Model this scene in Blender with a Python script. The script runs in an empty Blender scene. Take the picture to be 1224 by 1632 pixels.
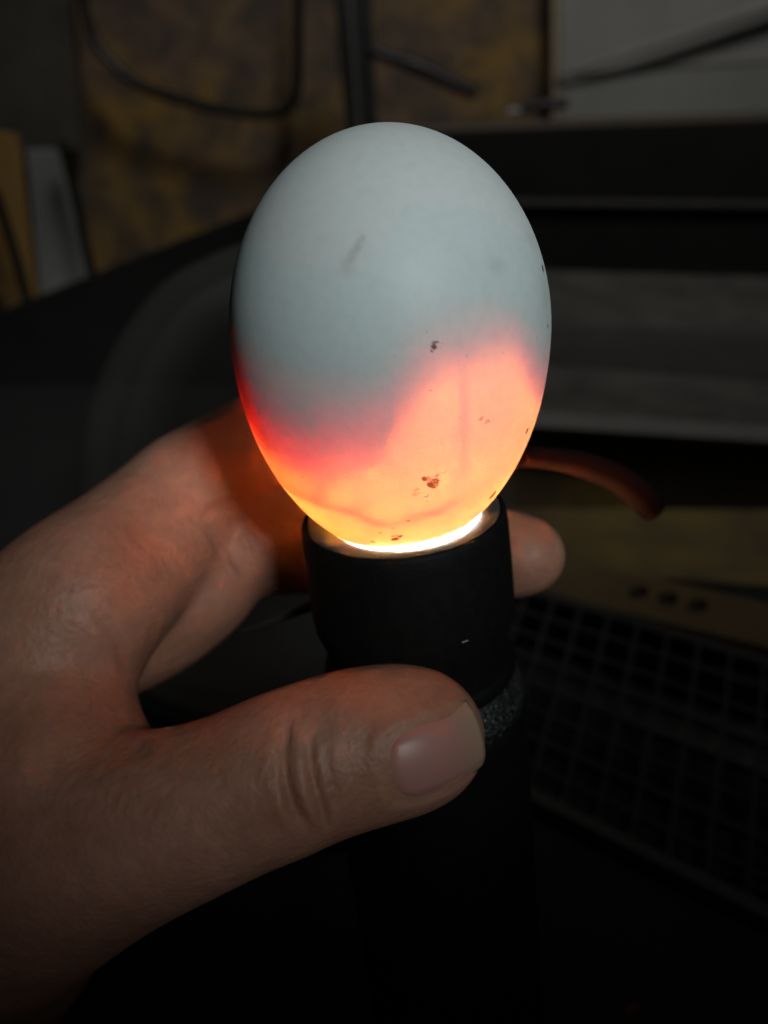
import bpy, bmesh, math, random
import numpy as np
from mathutils import Vector, Matrix
R_ = math.radians
rng = np.random.default_rng(7); random.seed(7)
sc = bpy.context.scene
COL = sc.collection

# ------------------------------------------------------------------ camera
F_PX, CX, CY = 1413.0, 612.0, 816.0            # focal length and centre in photograph pixels
PITCH = R_(25.0)
XV = np.array([1.0, 0.0, 0.0])
UV = np.array([0.0, math.sin(PITCH), math.cos(PITCH)])
FV = np.array([0.0, math.cos(PITCH), -math.sin(PITCH)])
CAM = np.array([0, 0, 0.16]) - 0.003 * XV - 0.0001 * UV - 0.138 * FV
cam_d = bpy.data.cameras.new('camera'); cam = bpy.data.objects.new('camera', cam_d); COL.objects.link(cam)
cam.location = CAM; cam.rotation_euler = (math.pi / 2 - PITCH, 0, 0)
cam_d.sensor_fit = 'VERTICAL'; cam_d.sensor_height = 24.0
cam_d.lens = 12.0 / ((1632 / 2) / F_PX)
cam_d.clip_start = 0.005; cam_d.clip_end = 50
cam_d.dof.use_dof = True; cam_d.dof.focus_distance = 0.116; cam_d.dof.aperture_fstop = cam_d.lens / 2.1
sc.camera = cam

# ------------------------------------------------------------------ world and lamp (dim room, soft lamp up right behind the viewer, added background fill)
w = bpy.data.worlds.new('World'); sc.world = w; w.use_nodes = True
w.node_tree.nodes['Background'].inputs[0].default_value = (0.75, 0.85, 1.0, 1)
w.node_tree.nodes['Background'].inputs[1].default_value = 0.004
def spot(name, loc, aim, watts, cone, radius, col):
    ld = bpy.data.lights.new(name, 'SPOT'); lo = bpy.data.objects.new(name, ld); COL.objects.link(lo)
    ld.energy = watts; ld.spot_size = R_(cone); ld.spot_blend = 1.0; ld.shadow_soft_size = radius; ld.color = col
    lo.location = loc; lo.rotation_euler = (Vector(aim) - lo.location).to_track_quat('-Z', 'Y').to_euler()
spot('room_lamp', (0.17, -0.43, 0.46), (0.005, 0.0, 0.223), 8.8, 24.0, 0.055, (0.89, 0.98, 0.96))
spot('background_fill', (0.22, 0.0, 0.98), (0.05, 1.0, 0.22), 10.5, 104, 0.15, (1.0, 0.97, 0.91))  # invented spot that brightens only the background
sc.view_settings.view_transform = 'Standard'; sc.view_settings.look = 'None'
sc.view_settings.exposure = 0.0; sc.view_settings.gamma = 1.0; sc.view_settings.use_curve_mapping = False
sc.cycles.max_bounces = 10; sc.cycles.diffuse_bounces = 7; sc.cycles.transmission_bounces = 8
sc.cycles.transparent_max_bounces = 16; sc.cycles.caustics_reflective = False; sc.cycles.caustics_refractive = False
sc.cycles.sample_clamp_indirect = 0.0; sc.cycles.use_denoising = True
sc.cycles.use_adaptive_sampling = True; sc.cycles.adaptive_threshold = 0.004

# ------------------------------------------------------------------ helpers
def PT(px, py, d):
    """world point that the photograph shows at pixel (px, py), at depth d along the view axis"""
    return CAM + d * ((px - CX) / F_PX * XV + (CY - py) / F_PX * UV + FV)
def PY(px, py, D):
    """world point at pixel, on the upright plane D metres in front of the camera"""
    v = (px - CX) / F_PX * XV + (CY - py) / F_PX * UV + FV
    return CAM + v * (D / v[1])
def proj(p):
    q = np.asarray(p) - CAM; d = q @ FV
    return np.stack([CX + F_PX * (q @ XV) / d, CY - F_PX * (q @ UV) / d, d], -1)
def tag(o, label=None, cat=None, group=None, kind=None):
    if label: o['label'] = label
    if cat: o['category'] = cat
    if group: o['group'] = group
    if kind: o['kind'] = kind
    return o
def empty(name, loc=(0, 0, 0)):
    o = bpy.data.objects.new(name, None); COL.objects.link(o); o.location = loc; o.empty_display_size = 0.01
    return o
def link(name, me, mat, parent=None, smooth=True):
    o = bpy.data.objects.new(name, me); COL.objects.link(o)
    if mat is not None: me.materials.append(mat)
    if smooth:
        me.polygons.foreach_set('use_smooth', np.ones(len(me.polygons), dtype=bool))
    if parent is not None:
        o.parent = parent; o.matrix_parent_inverse = Matrix.Translation(-Vector(parent.location))
    return o
def mesh(name, verts, faces, mat, parent=None, smooth=True):
    me = bpy.data.meshes.new(name)
    me.from_pydata([tuple(map(float, v)) for v in verts], [], [tuple(map(int, f)) for f in faces]); me.update()
    return link(name, me, mat, parent, smooth)
def from_bm(name, bm, mat, parent=None, smooth=False):
    bmesh.ops.recalc_face_normals(bm, faces=bm.faces)
    me = bpy.data.meshes.new(name); bm.to_mesh(me); bm.free()
    return link(name, me, mat, parent, smooth)
def hexa(name, a, b, c, d, off, mat, parent=None, bevel=0.0):
    """slab: quad a b c d thickened by the vector off, edges bevelled"""
    bm = bmesh.new()
    P = [np.asarray(p, float) for p in (a, b, c, d)]; Q = [p + np.asarray(off) for p in P]
    v = [bm.verts.new(p) for p in P + Q]
    for f in ((0, 1, 2, 3), (7, 6, 5, 4), (0, 4, 5, 1), (1, 5, 6, 2), (2, 6, 7, 3), (3, 7, 4, 0)):
        bm.faces.new([v[i] for i in f])
    if bevel > 0:
        bmesh.ops.bevel(bm, geom=bm.edges[:], offset=bevel, segments=3, affect='EDGES', profile=0.6)
    return from_bm(name, bm, mat, parent, smooth=False)
def catmull(pts, n=12):
    P = np.asarray(pts, float); P = np.vstack([2 * P[0] - P[1], P, 2 * P[-1] - P[-2]]); out = []
    for i in range(1, len(P) - 2):
        for t in np.linspace(0, 1, n, endpoint=False):
            a, b, c, d = P[i - 1:i + 3]
            out.append(0.5 * (2 * b + (c - a) * t + (2 * a - 5 * b + 4 * c - d) * t * t + (3 * b - a - 3 * c + d) * t ** 3))
    out.append(P[-2]); return np.array(out)
def tube(name, pts, rad, mat, parent=None, sides=12, flat=1.0, n=10, smoothpath=True):
    C = catmull(pts, n) if smoothpath else np.asarray(pts, float)
    rr = np.interp(np.linspace(0, 1, len(C)), np.linspace(0, 1, len(np.atleast_1d(rad))), np.atleast_1d(rad))
    T = np.gradient(C, axis=0); T /= np.linalg.norm(T, axis=1)[:, None] + 1e-12
    nrm = np.cross(T[0], [0.13, 0.9, 0.41]); nrm /= np.linalg.norm(nrm); V = []; Fc = []
    for i in range(len(C)):
        nrm = nrm - T[i] * nrm.dot(T[i]); nrm /= np.linalg.norm(nrm); bi = np.cross(T[i], nrm)
        for k in range(sides):
            a = 2 * math.pi * k / sides; V.append(C[i] + rr[i] * (math.cos(a) * nrm + flat * math.sin(a) * bi))
    for i in range(len(C) - 1):
        for k in range(sides):
            k2 = (k + 1) % sides; Fc.append((i * sides + k, i * sides + k2, (i + 1) * sides + k2, (i + 1) * sides + k))
    Fc.append(tuple(range(sides))[::-1]); Fc.append(tuple((len(C) - 1) * sides + k for k in range(sides)))
    return mesh(name, V, Fc, mat, parent)
def lathe(name, prof, mat, origin, axis, ref, parent=None, n=96, closed=False):
    """surface of revolution of (r, h) pairs about axis"""
    a = axis / np.linalg.norm(axis); b = ref - a * ref.dot(a); b /= np.linalg.norm(b); c = np.cross(a, b)
    V = []; Fc = []
    for (r, h) in prof:
        for k in range(n):
            t = 2 * math.pi * k / n; V.append(origin + a * h + r * (math.cos(t) * b + math.sin(t) * c))
    m = len(prof)
    for i in range(m if closed else m - 1):
        j = (i + 1) % m
        for k in range(n):
            k2 = (k + 1) % n; Fc.append((i * n + k, i * n + k2, j * n + k2, j * n + k))
    if not closed:
        if prof[0][0] > 1e-6: Fc.append(tuple(range(n))[::-1])
        if prof[-1][0] > 1e-6: Fc.append(tuple((m - 1) * n + k for k in range(n)))
    return mesh(name, V, Fc, mat, parent)

# ------------------------------------------------------------------ materials
def newmat(name):
    m = bpy.data.materials.new(name); m.use_nodes = True; nt = m.node_tree; nt.nodes.clear()
    out = nt.nodes.new('ShaderNodeOutputMaterial'); return m, nt, out
def N(nt, t, **kw):
    n = nt.nodes.new(t)
    for k, v in kw.items(): setattr(n, k, v)
    return n
def L(nt, a, b): nt.links.new(a, b)
def plain(name, col, rough=0.5, col2=None, scale=60.0, bump=0.0, bscale=400.0, metal=0.0, detail=5.0, spec=0.5, lo_=0.35, hi_=0.65):
    m, nt, out = newmat(name); p = N(nt, 'ShaderNodeBsdfPrincipled'); L(nt, p.outputs[0], out.inputs[0])
    p.inputs['Base Color'].default_value = (*col, 1); p.inputs['Roughness'].default_value = rough
    p.inputs['Metallic'].default_value = metal; p.inputs['Specular IOR Level'].default_value = spec
    tc = N(nt, 'ShaderNodeTexCoord')
    if col2 is not None:
        nz = N(nt, 'ShaderNodeTexNoise'); nz.inputs['Scale'].default_value = scale; nz.inputs['Detail'].default_value = detail
        nz.inputs['Roughness'].default_value = 0.62; L(nt, tc.outputs['Object'], nz.inputs['Vector'])
        cr = N(nt, 'ShaderNodeValToRGB'); cr.color_ramp.elements[0].position = lo_; cr.color_ramp.elements[1].position = hi_
        cr.color_ramp.elements[0].color = (*col, 1); cr.color_ramp.elements[1].color = (*col2, 1)
        L(nt, nz.outputs['Fac'], cr.inputs[0]); L(nt, cr.outputs[0], p.inputs['Base Color'])
    if bump > 0:
        nb = N(nt, 'ShaderNodeTexNoise'); nb.inputs['Scale'].default_value = bscale; nb.inputs['Detail'].default_value = 4
        L(nt, tc.outputs['Object'], nb.inputs['Vector']); bp = N(nt, 'ShaderNodeBump'); bp.inputs['Distance'].default_value = bump
        bp.inputs['Strength'].default_value = 1.0; L(nt, nb.outputs['Fac'], bp.inputs['Height']); L(nt, bp.outputs[0], p.inputs['Normal'])
    return m

def rust_material(name, base, patch, dark, scale):
    """three-tone mottled old surface: brown ground, ochre patches, sooty blotches"""
    m, nt, out = newmat(name); p = N(nt, 'ShaderNodeBsdfPrincipled'); L(nt, p.outputs[0], out.inputs[0])
    p.inputs['Roughness'].default_value = 0.8
    tc = N(nt, 'ShaderNodeTexCoord')
    n1 = N(nt, 'ShaderNodeTexNoise'); n1.inputs['Scale'].default_value = scale; n1.inputs['Detail'].default_value = 6; n1.inputs['Roughness'].default_value = 0.65
    n2 = N(nt, 'ShaderNodeTexNoise'); n2.inputs['Scale'].default_value = scale * 3.6; n2.inputs['Detail'].default_value = 7; n2.inputs['Distortion'].default_value = 0.4
    L(nt, tc.outputs['Object'], n1.inputs['Vector']); L(nt, tc.outputs['Object'], n2.inputs['Vector'])
    r1 = N(nt, 'ShaderNodeValToRGB'); r1.color_ramp.elements[0].position = 0.44; r1.color_ramp.elements[1].position = 0.60
    r2 = N(nt, 'ShaderNodeValToRGB'); r2.color_ramp.elements[0].position = 0.38; r2.color_ramp.elements[1].position = 0.60
    L(nt, n1.outputs['Fac'], r1.inputs[0]); L(nt, n2.outputs['Fac'], r2.inputs[0])
    m1 = N(nt, 'ShaderNodeMix', data_type='RGBA'); m2 = N(nt, 'ShaderNodeMix', data_type='RGBA')
    m1.inputs[6].default_value = (*base, 1); m1.inputs[7].default_value = (*patch, 1); L(nt, r1.outputs[0], m1.inputs[0])
    m2.inputs[6].default_value = (*dark, 1); L(nt, m1.outputs[2], m2.inputs[7]); L(nt, r2.outputs[0], m2.inputs[0])
    L(nt, m2.outputs[2], p.inputs['Base Color'])
    bp = N(nt, 'ShaderNodeBump'); bp.inputs['Distance'].default_value = 0.003; L(nt, n2.outputs['Fac'], bp.inputs['Height']); L(nt, bp.outputs[0], p.inputs['Normal'])
    return m

M = {}
M['wall'] = rust_material('rusty_wall', (0.215, 0.145, 0.092), (0.34, 0.205, 0.05), (0.11, 0.082, 0.064), 6.0)
M['floor'] = plain('dark_floor', (0.010, 0.010, 0.011), 0.85, (0.016, 0.015, 0.015), 12)
M['ochre'] = rust_material('ochre_card', (0.20, 0.145, 0.05), (0.23, 0.165, 0.045), (0.12, 0.088, 0.045), 6)
M['black'] = plain('black_plastic', (0.012, 0.012, 0.014), 0.45, (0.02, 0.02, 0.022), 40, 0.0004, 300)
M['blackmatt'] = plain('black_matt', (0.006, 0.006, 0.006), 0.85, (0.010, 0.0095, 0.009), 30, spec=0.3)
M['greyplastic'] = plain('grey_plastic', (0.085, 0.085, 0.085), 0.5, (0.11, 0.108, 0.10), 25, 0.0003, 200)
M['rubber'] = plain('black_rubber', (0.004, 0.004, 0.004), 0.65, (0.007, 0.0065, 0.006), 500, 0.00006, 2500, spec=0.14)
M['torch'] = plain('black_torch_body', (0.004, 0.004, 0.004), 0.6, (0.006, 0.006, 0.006), 300, 0.00005, 1500, spec=0.12)
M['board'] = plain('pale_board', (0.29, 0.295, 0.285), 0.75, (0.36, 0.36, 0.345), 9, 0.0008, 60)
M['cream'] = plain('cream_edge', (0.36, 0.30, 0.20), 0.7, (0.42, 0.36, 0.25), 20)
M['wood'] = plain('brown_plank', (0.30, 0.165, 0.045), 0.8, (0.37, 0.22, 0.07), 12)
M['mesh'] = plain('crate_plastic', (0.030, 0.029, 0.029), 0.65, (0.045, 0.042, 0.042), 40, spec=0.3)
M['crateside'] = plain('crate_plastic_dark', (0.02, 0.02, 0.021), 0.5, (0.03, 0.029, 0.029), 40)
M['cardboard'] = plain('brown_card', (0.12, 0.08, 0.035), 0.8, (0.16, 0.11, 0.05), 30)
M['white'] = plain('white_mark', (0.35, 0.35, 0.34), 0.6)

# ------------------------------------------------------------------ the setting: floor and wall
def quad_grid(name, o, u, v, nu, nv, mat):
    V = [np.asarray(o) + np.asarray(u) * i / nu + np.asarray(v) * j / nv for j in range(nv + 1) for i in range(nu + 1)]
    Fc = [(j * (nu + 1) + i, j * (nu + 1) + i + 1, (j + 1) * (nu + 1) + i + 1, (j + 1) * (nu + 1) + i) for j in range(nv) for i in range(nu)]
    return mesh(name, V, Fc, mat)
tag(quad_grid('floor', (-1.6, -0.9, 0), (3.2, 0, 0), (0, 2.1, 0), 8, 8, M['floor']), kind='structure')
WALL_D = 1.10
wy = CAM[1] + WALL_D
tag(quad_grid('wall', (-1.6, wy, 0), (3.2, 0, 0), (0, 0, 1.4), 8, 8, M['wall']), kind='structure')

# ------------------------------------------------------------------ things against the wall
def slab_px(name, px, D, t, mat, parent=None, bevel=0.002):
    """upright slab seen at four pixels (clockwise from top left) on the plane D, t metres thick, going away"""
    P = [PY(x, y, D) for x, y in px]
    return hexa(name, P[0], P[3], P[2], P[1], (0, t, 0), mat, parent, bevel)

bd = empty('pale_board', PY(1060, 200, 1.06))
tag(bd, 'pale grey board with a cream left edge behind the black cabinet', 'board')
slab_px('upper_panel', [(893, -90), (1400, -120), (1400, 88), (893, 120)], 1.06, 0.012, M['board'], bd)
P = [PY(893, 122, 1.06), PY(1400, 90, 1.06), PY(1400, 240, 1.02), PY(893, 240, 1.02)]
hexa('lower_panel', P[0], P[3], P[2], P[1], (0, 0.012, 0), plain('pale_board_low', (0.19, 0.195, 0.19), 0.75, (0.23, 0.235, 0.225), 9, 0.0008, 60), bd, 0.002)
slab_px('edge_strip', [(880, -90), (892, -90), (892, 240), (880, 240)], 1.05, 0.02, M['cream'], bd)
st = tube('board_shade_bar', [PY(890, 120, 1.04), PY(1060, 66, 1.035), PY(1300, -20, 1.03)], [0.003, 0.005, 0.0075], plain('shade_grey', (0.32, 0.315, 0.30), 0.9, (0.36, 0.355, 0.34), 30))  # grey bar in place of a soft diagonal shadow on the board
tag(st, 'thin grey stick put in as shade, diagonally across the pale board', 'shadow_bar')

cb = empty('black_cabinet', PY(900, 430, 0.80)); tag(cb, 'low black cabinet with a grey ridge along its front, below the pale board', 'cabinet')
def band(name, x0, x1, y0, y1, D, t, mat, par, bevel=0.003):
    return slab_px(name, [(x0, y0[0]), (x1, y0[1]), (x1, y1[1]), (x0, y1[0])], D, t, mat, par, bevel)
band('upper_front', 690, 1420, (208, 180), (316, 322), 0.80, 0.10, M['blackmatt'], cb)
band('ridge', 690, 1420, (317, 323), (330, 337), 0.79, 0.05, plain('ridge_grey', (0.032, 0.032, 0.032), 0.7, (0.045, 0.044, 0.042), 40), cb)
band('lower_front', 690, 1420, (331, 338), (560, 580), 0.80, 0.10, M['blackmatt'], cb)
a, b = PY(620, 206, 0.80), PY(1420, 176, 0.80)
hexa('top_board', a, b, b + np.array([0, .12, 0]), a + np.array([0, .12, 0]), (0, 0, -0.004), plain('cabinet_top', (0.10, 0.085, 0.065), 0.7, (0.13, 0.11, 0.085), 20), cb, 0.001)

sp = slab_px('sloping_board', [(-260, 600), (445, 322), (445, 700), (-260, 900)], 0.72, 0.02, M['blackmatt'])
tag(sp, 'black board with a sloping top edge behind the clear rounded lid', 'board')

gb = slab_px('grey_board', [(40, 238), (96, 238), (152, 470), (66, 500)], 0.78, 0.01, plain('grey_strip', (0.20, 0.21, 0.205), 0.8, (0.27, 0.275, 0.265), 14))
tag(gb, 'narrow pale grey board leaning at the far left', 'board')
pk = slab_px('brown_plank', [(-60, 200), (22, 215), (80, 520), (20, 545)], 0.79, 0.012, M['wood'])
tag(pk, 'brown wooden plank leaning left of the narrow grey board', 'plank')
pole2 = tube('thin_rod', [PY(-10, 300, 0.76), PY(22, 400, 0.76), PY(55, 520, 0.76)], 0.0042, M['blackmatt'])
tag(pole2, 'thin black rod across the brown plank at the far left', 'rod')
pole3 = tube('dark_cable', [PY(98, 225, 0.75), PY(122, 320, 0.75), PY(134, 380, 0.75), PY(150, 450, 0.75)], 0.0038, M['blackmatt'])
tag(pole3, 'thin dark cable along the right edge of the narrow grey board', 'cable')
dc = slab_px('corner_dark_fill', [(-160, -120), (104, -120), (128, 238), (-160, 262)], 1.04, 0.02, plain('corner_dark_fill', (0.055, 0.05, 0.045), 0.9, (0.10, 0.088, 0.075), 9))  # slab added to make the wall corner dark
tag(dc, 'dark grey sheet added to darken the upper left corner', 'sheet')
cab = tube('hanging_cable', [PY(128, -60, 1.02), PY(136, 20, 1.02), PY(160, 80, 1.02), PY(215, 132, 1.02), PY(290, 160, 1.02), PY(370, 178, 1.02), PY(425, 182, 1.02), PY(462, 170, 1.02), PY(474, 130, 1.02), PY(475, 40, 1.02), PY(476, -60, 1.02)], 0.0052, plain('cable_black', (0.012, 0.012, 0.012), 0.35))
tag(cab, 'black cable hanging in a wide loop on the rusty wall', 'cable')

po = empty('black_pole', PY(575, 260, 0.9)); tag(po, 'black upright pole with a side arm, rising behind the egg', 'pole')
slab_px('post', [(526, -80), (588, -80), (604, 260), (556, 260)], 0.90, 0.03, M['black'], po, 0.004)
slab_px('groove', [(548, -80), (556, -80), (580, 260), (573, 260)], 0.897, 0.002, M['greyplastic'], po, 0.0005)
tube('arm', [PY(588, 80, 0.90), PY(670, 108, 0.90), PY(758, 150, 0.90)], [0.0045, 0.0075, 0.006], M['black'], po)

cl = empty('clip', PY(850, 176, 0.86)); tag(cl, 'small dark clip with a glint built as a white end lying on the cabinet', 'clip')
tube('clip_body', [PY(832, 174, 0.86), PY(870, 167, 0.86), PY(905, 165, 0.86)], [0.003, 0.0055, 0.004], M['black'], cl)
tube('clip_end', [PY(808, 179, 0.86), PY(828, 176, 0.86)], [0.0028, 0.0032], M['white'], cl)  # the glint is put in as a white tip

# ------------------------------------------------------------------ ochre card on the floor at right
P4 = [(0.02, CAM[1] + .40, .001), (0.42, CAM[1] + .345, .001), (0.42, CAM[1] + .60, .001), (0.0, CAM[1] + .60, .001)]
oc = hexa('card_sheet', *P4, (0, 0, .002), M['ochre'], None, .0004)
tag(oc, 'ochre brown card sheet on the floor between incubator and crate', 'card')

# ------------------------------------------------------------------ incubator: black base with an arched cut-out, ledge and stepped grey top
INC_Y = CAM[1] + 0.465
xl, xr = -0.10, 0.40
inc = empty('incubator', (0.15, INC_Y + 0.12, 0)); tag(inc, 'dark grey stepped incubator with an arched opening, right behind the egg', 'incubator')
Y0, Y1 = INC_Y, INC_Y + 0.24
zl = float(PY(1000, 672, 0.465)[2])            # ledge height
def step(name, pa, Da, pb, Db, t, mat, bevel=.002):
    a0, a1 = PY(650, pa[0], Da), PY(1420, pa[1], Da); b1, b0 = PY(1420, pb[1], Db), PY(650, pb[0], Db)
    return hexa(name, a0, a1, b1, b0, (0, .02, -t), mat, inc, bevel)
GP = plain('incubator_grey', (0.05, 0.049, 0.046), 0.7, (0.105, 0.102, 0.095), 30, 0.0006, 120, lo_=.3, hi_=.7)
step('ledge', (668, 718), .452, (640, 690), .462, .006, plain('ledge_grey', (0.105, 0.103, 0.098), .6, (0.13, 0.128, 0.12), 30))
step('lower_slope', (641, 691), .466, (562, 624), .560, .004, GP)
step('riser', (563, 625), .562, (505, 532), .566, .01, plain('riser_dark', (0.075, 0.072, 0.072), .6, (0.095, 0.09, 0.088), 30))
step('upper_slope', (506, 533), .568, (424, 446), .700, .004, GP)

# ------------------------------------------------------------------ clear dome at left
m, nt, out = newmat('clear_dome'); tr = N(nt, 'ShaderNodeBsdfTransparent'); pr = N(nt, 'ShaderNodeBsdfPrincipled'); mx = N(nt, 'ShaderNodeMixShader'); lw = N(nt, 'ShaderNodeLayerWeight')
pr.inputs['Base Color'].default_value = (0.34, 0.33, 0.315, 1); pr.inputs['Roughness'].default_value = 0.4
lw.inputs['Blend'].default_value = 0.55; cr = N(nt, 'ShaderNodeMapRange'); cr.inputs['From Min'].default_value = 0.35; cr.inputs['To Min'].default_value = 0.008; cr.inputs['To Max'].default_value = 0.18
L(nt, lw.outputs['Facing'], cr.inputs['Value']); tr.inputs[0].default_value = (0.9, 0.9, 0.89, 1)
L(nt, cr.outputs[0], mx.inputs[0]); L(nt, tr.outputs[0], mx.inputs[1]); L(nt, pr.outputs[0], mx.inputs[2]); L(nt, mx.outputs[0], out.inputs[0]); M['lid'] = m
DD = 0.36; dc0 = PY(470, 600, DD)
dome = empty('clear_dome', (dc0[0], dc0[1], 0)); tag(dome, 'clear plastic dome, dusty grey at its rim, left behind the egg', 'dome')
pts = [(140, 800), (142, 740), (151, 640), (190, 540), (255, 455), (320, 415), (380, 391), (430, 378), (468, 373)]
prof = []
for x, y in pts: q = PY(x, y, DD); prof.append((max(1e-4, dc0[0] - q[0]), q[2]))
prof = [(prof[0][0] * 1.01, .004)] + prof
pc_ = catmull(np.array([(a, b, 0) for a, b in prof]), 6)[:, :2]; pc_[:, 0] = np.maximum(pc_[:, 0], 1e-4)
o3 = np.array([dc0[0], dc0[1], 0.0])
lathe('outer_shell', [tuple(p) for p in pc_], M['lid'], o3, np.array([0, 0, 1.]), np.array([1., 0, 0]), dome, 72)
lathe('inner_shell', [(a * .86, b * .94) for a, b in pc_], M['lid'], o3, np.array([0, 0, 1.]), np.array([1., 0, 0]), dome, 72)
lathe('rim', [(prof[0][0] - .004, 0.0), (prof[0][0] + .004, 0.0), (prof[0][0] + .004, .006), (prof[0][0] - .004, .006)], M['blackmatt'], o3, np.array([0, 0, 1.]), np.array([1., 0, 0]), dome, 72, True)
def rrect(x0, x1, y0, y1, r, n=14):
    out = []
    for cx, cy, a0 in ((x1 - r, y1 - r, 0), (x0 + r, y1 - r, 90), (x0 + r, y0 + r, 180), (x1 - r, y0 + r, 270)):
        for t in np.linspace(0, 90, n): out.append((cx + r * math.cos(R_(a0 + t)), cy + r * math.sin(R_(a0 + t))))
    return np.array(out)
# base: wall of the rounded box, front part cut by the arch
ax, ar, ah = float(PY(852, 745, 0.465)[0]), 0.070, 0.0
zt = float(PY(860, 745, 0.465)[2])
base_r = rrect(xl + .004, xr, Y0, Y1, .09)
bm = bmesh.new()
zr = float(PY(1420, 716, .465)[2]); za = float(PY(650, 666, .465)[2])
outline = [(xl + .09, 0.0), (xl + .09, za), (xr - .02, zr), (xr - .02, 0.0)]
arch = [(ax + ar * math.cos(t), zt * math.sin(t)) for t in np.linspace(0, math.pi, 40)]
arch = [(x, max(z, 0.0)) for x, z in arch]
poly = outline + arch
vs = [bm.verts.new((x, Y0, z)) for x, z in poly]
f = bm.faces.new(vs); r = bmesh.ops.extrude_face_region(bm, geom=[f])
bmesh.ops.translate(bm, vec=(0, 0.012, 0), verts=[g for g in r['geom'] if isinstance(g, bmesh.types.BMVert)])
bmesh.ops.triangulate(bm, faces=[f for f in bm.faces if len(f.verts) > 4])
from_bm('front_wall', bm, M['black'], inc)
# rounded left end and back of the base
L2 = [p for p in base_r if p[0] < xl + .0901]
V = [(x, y, z) for z in (0, za - .0005) for x, y in L2]; k = len(L2)
mesh('side_wall', V, [(i, i + 1, k + i + 1, k + i) for i in range(k - 1)], M['black'], inc)
# ochre plate added in the opening, as no light reaches inside
bm = bmesh.new(); vs = [bm.verts.new((ax + (ar - .0005) * math.cos(t), Y0 + .002, max(.0035, (zt - .0005) * math.sin(t)))) for t in np.linspace(0.06, math.pi - 0.06, 40)]
f = bm.faces.new(vs); r = bmesh.ops.extrude_face_region(bm, geom=[f]); bmesh.ops.translate(bm, vec=(0, .004, 0), verts=[g for g in r['geom'] if isinstance(g, bmesh.types.BMVert)])
from_bm('arch_fill', bm, M['ochre'], inc)

# ------------------------------------------------------------------ plastic crate at lower right
cr_ = empty('plastic_crate', PT(1050, 1300, 0.3)); tag(cr_, 'dark plastic crate with a square mesh side, lower right', 'crate')
K = [PT(800, 925, .365), PT(1330, 1085, .305), PT(1330, 1508, .245), PT(700, 1192, .315)]    # TL TR BR BL
def bil(u, v): return (1 - v) * ((1 - u) * K[0] + u * K[1]) + v * ((1 - u) * K[3] + u * K[2])
nrm = np.cross(K[1] - K[0], K[3] - K[0]); nrm /= np.linalg.norm(nrm); nrm = nrm if nrm @ FV < 0 else -nrm
def bar(name, p, q, wdt, thk, mat):
    d = q - p; s = np.cross(d, nrm); s /= np.linalg.norm(s); s *= wdt / 2
    return hexa(name, p - s, q - s, q + s, p + s, -nrm * thk, mat, cr_, wdt * .15)
NU, NV = 11, 8
for i in range(1, NU): bar('mesh_bar', bil(i / NU, 0), bil(i / NU, 1), .0016, .003, M['mesh'])
for j in range(1, NV): bar('mesh_strip', bil(0, j / NV) - nrm * .0009, bil(1, j / NV) - nrm * .0009, .0016, .003, M['mesh'])
bar('rim', bil(0, 1) + nrm * .001, bil(1, 1) + nrm * .001, .0048, .006, plain('crate_rim', (0.045, 0.041, 0.040), 0.6, (0.06, 0.055, 0.053), 30))
bar('rim', bil(0, 0), bil(1, 0), .004, .005, M['mesh'])
D0 = -nrm * .03
hexa('crate_back', K[0] + D0, K[1] + D0, K[2] + D0, K[3] + D0, -nrm * .002, M['crateside'], cr_, 0)
lowv = np.array([0.0, -0.05, -0.05])
hexa('front_panel', K[3] + nrm * -.004, K[2] + nrm * -.004, K[2] + lowv * 1.6, K[3] + lowv * 1.6, -nrm * .003, M['crateside'], cr_, .0005)
# perforated flange above the mesh
fl = [PT(800, 868, .40), PT(1330, 985, .335), PT(1330, 1082, .306), PT(800, 928, .366)]
u = fl[1] - fl[0]; ul = np.linalg.norm(u); u = u / ul; vv = fl[3] - fl[0]; vv = vv - u * (vv @ u); vl = np.linalg.norm(vv); vv /= vl; fn = np.cross(u, vv)
bm = bmesh.new(); ed = []
def loop(pts):
    vs = [bm.verts.new(fl[0] + u * a + vv * b) for a, b in pts]
    for i in range(len(vs)): ed.append(bm.edges.new((vs[i], vs[(i + 1) % len(vs)])))
loop([(0, 0), (ul, 0), (ul, vl), (0, vl)])
for (px, py) in ((1030, 925), (1075, 937), (1120, 950)):
    dirv = (px - CX) / F_PX * XV + (CY - py) / F_PX * UV + FV; tt = ((fl[0] - CAM) @ fn) / (dirv @ fn); h = CAM + dirv * tt - fl[0]
    a, b = h @ u, vl * .45
    loop([(a + .0038 * math.cos(t), b + min(.0065, vl * .30) * math.sin(t)) for t in np.linspace(0, 2 * math.pi, 20, endpoint=False)])
bmesh.ops.triangle_fill(bm, edges=ed, use_beauty=True, use_dissolve=False)
r = bmesh.ops.extrude_face_region(bm, geom=bm.faces[:])
bmesh.ops.translate(bm, vec=tuple(fn * .004 * (1 if fn @ FV > 0 else -1)), verts=[g for g in r['geom'] if isinstance(g, bmesh.types.BMVert)])
from_bm('perforated_flange', bm, M['cardboard'], cr_)
fb = fn * (1 if fn @ FV > 0 else -1) * .012
hexa('hole_dark_plate', fl[0] + fb, fl[0] + u * ul + fb, fl[0] + u * ul + vv * vl + fb, fl[0] + vv * vl + fb, fb * .1, M['blackmatt'], cr_, 0)  # black plate added behind the holes to make them dark

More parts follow.
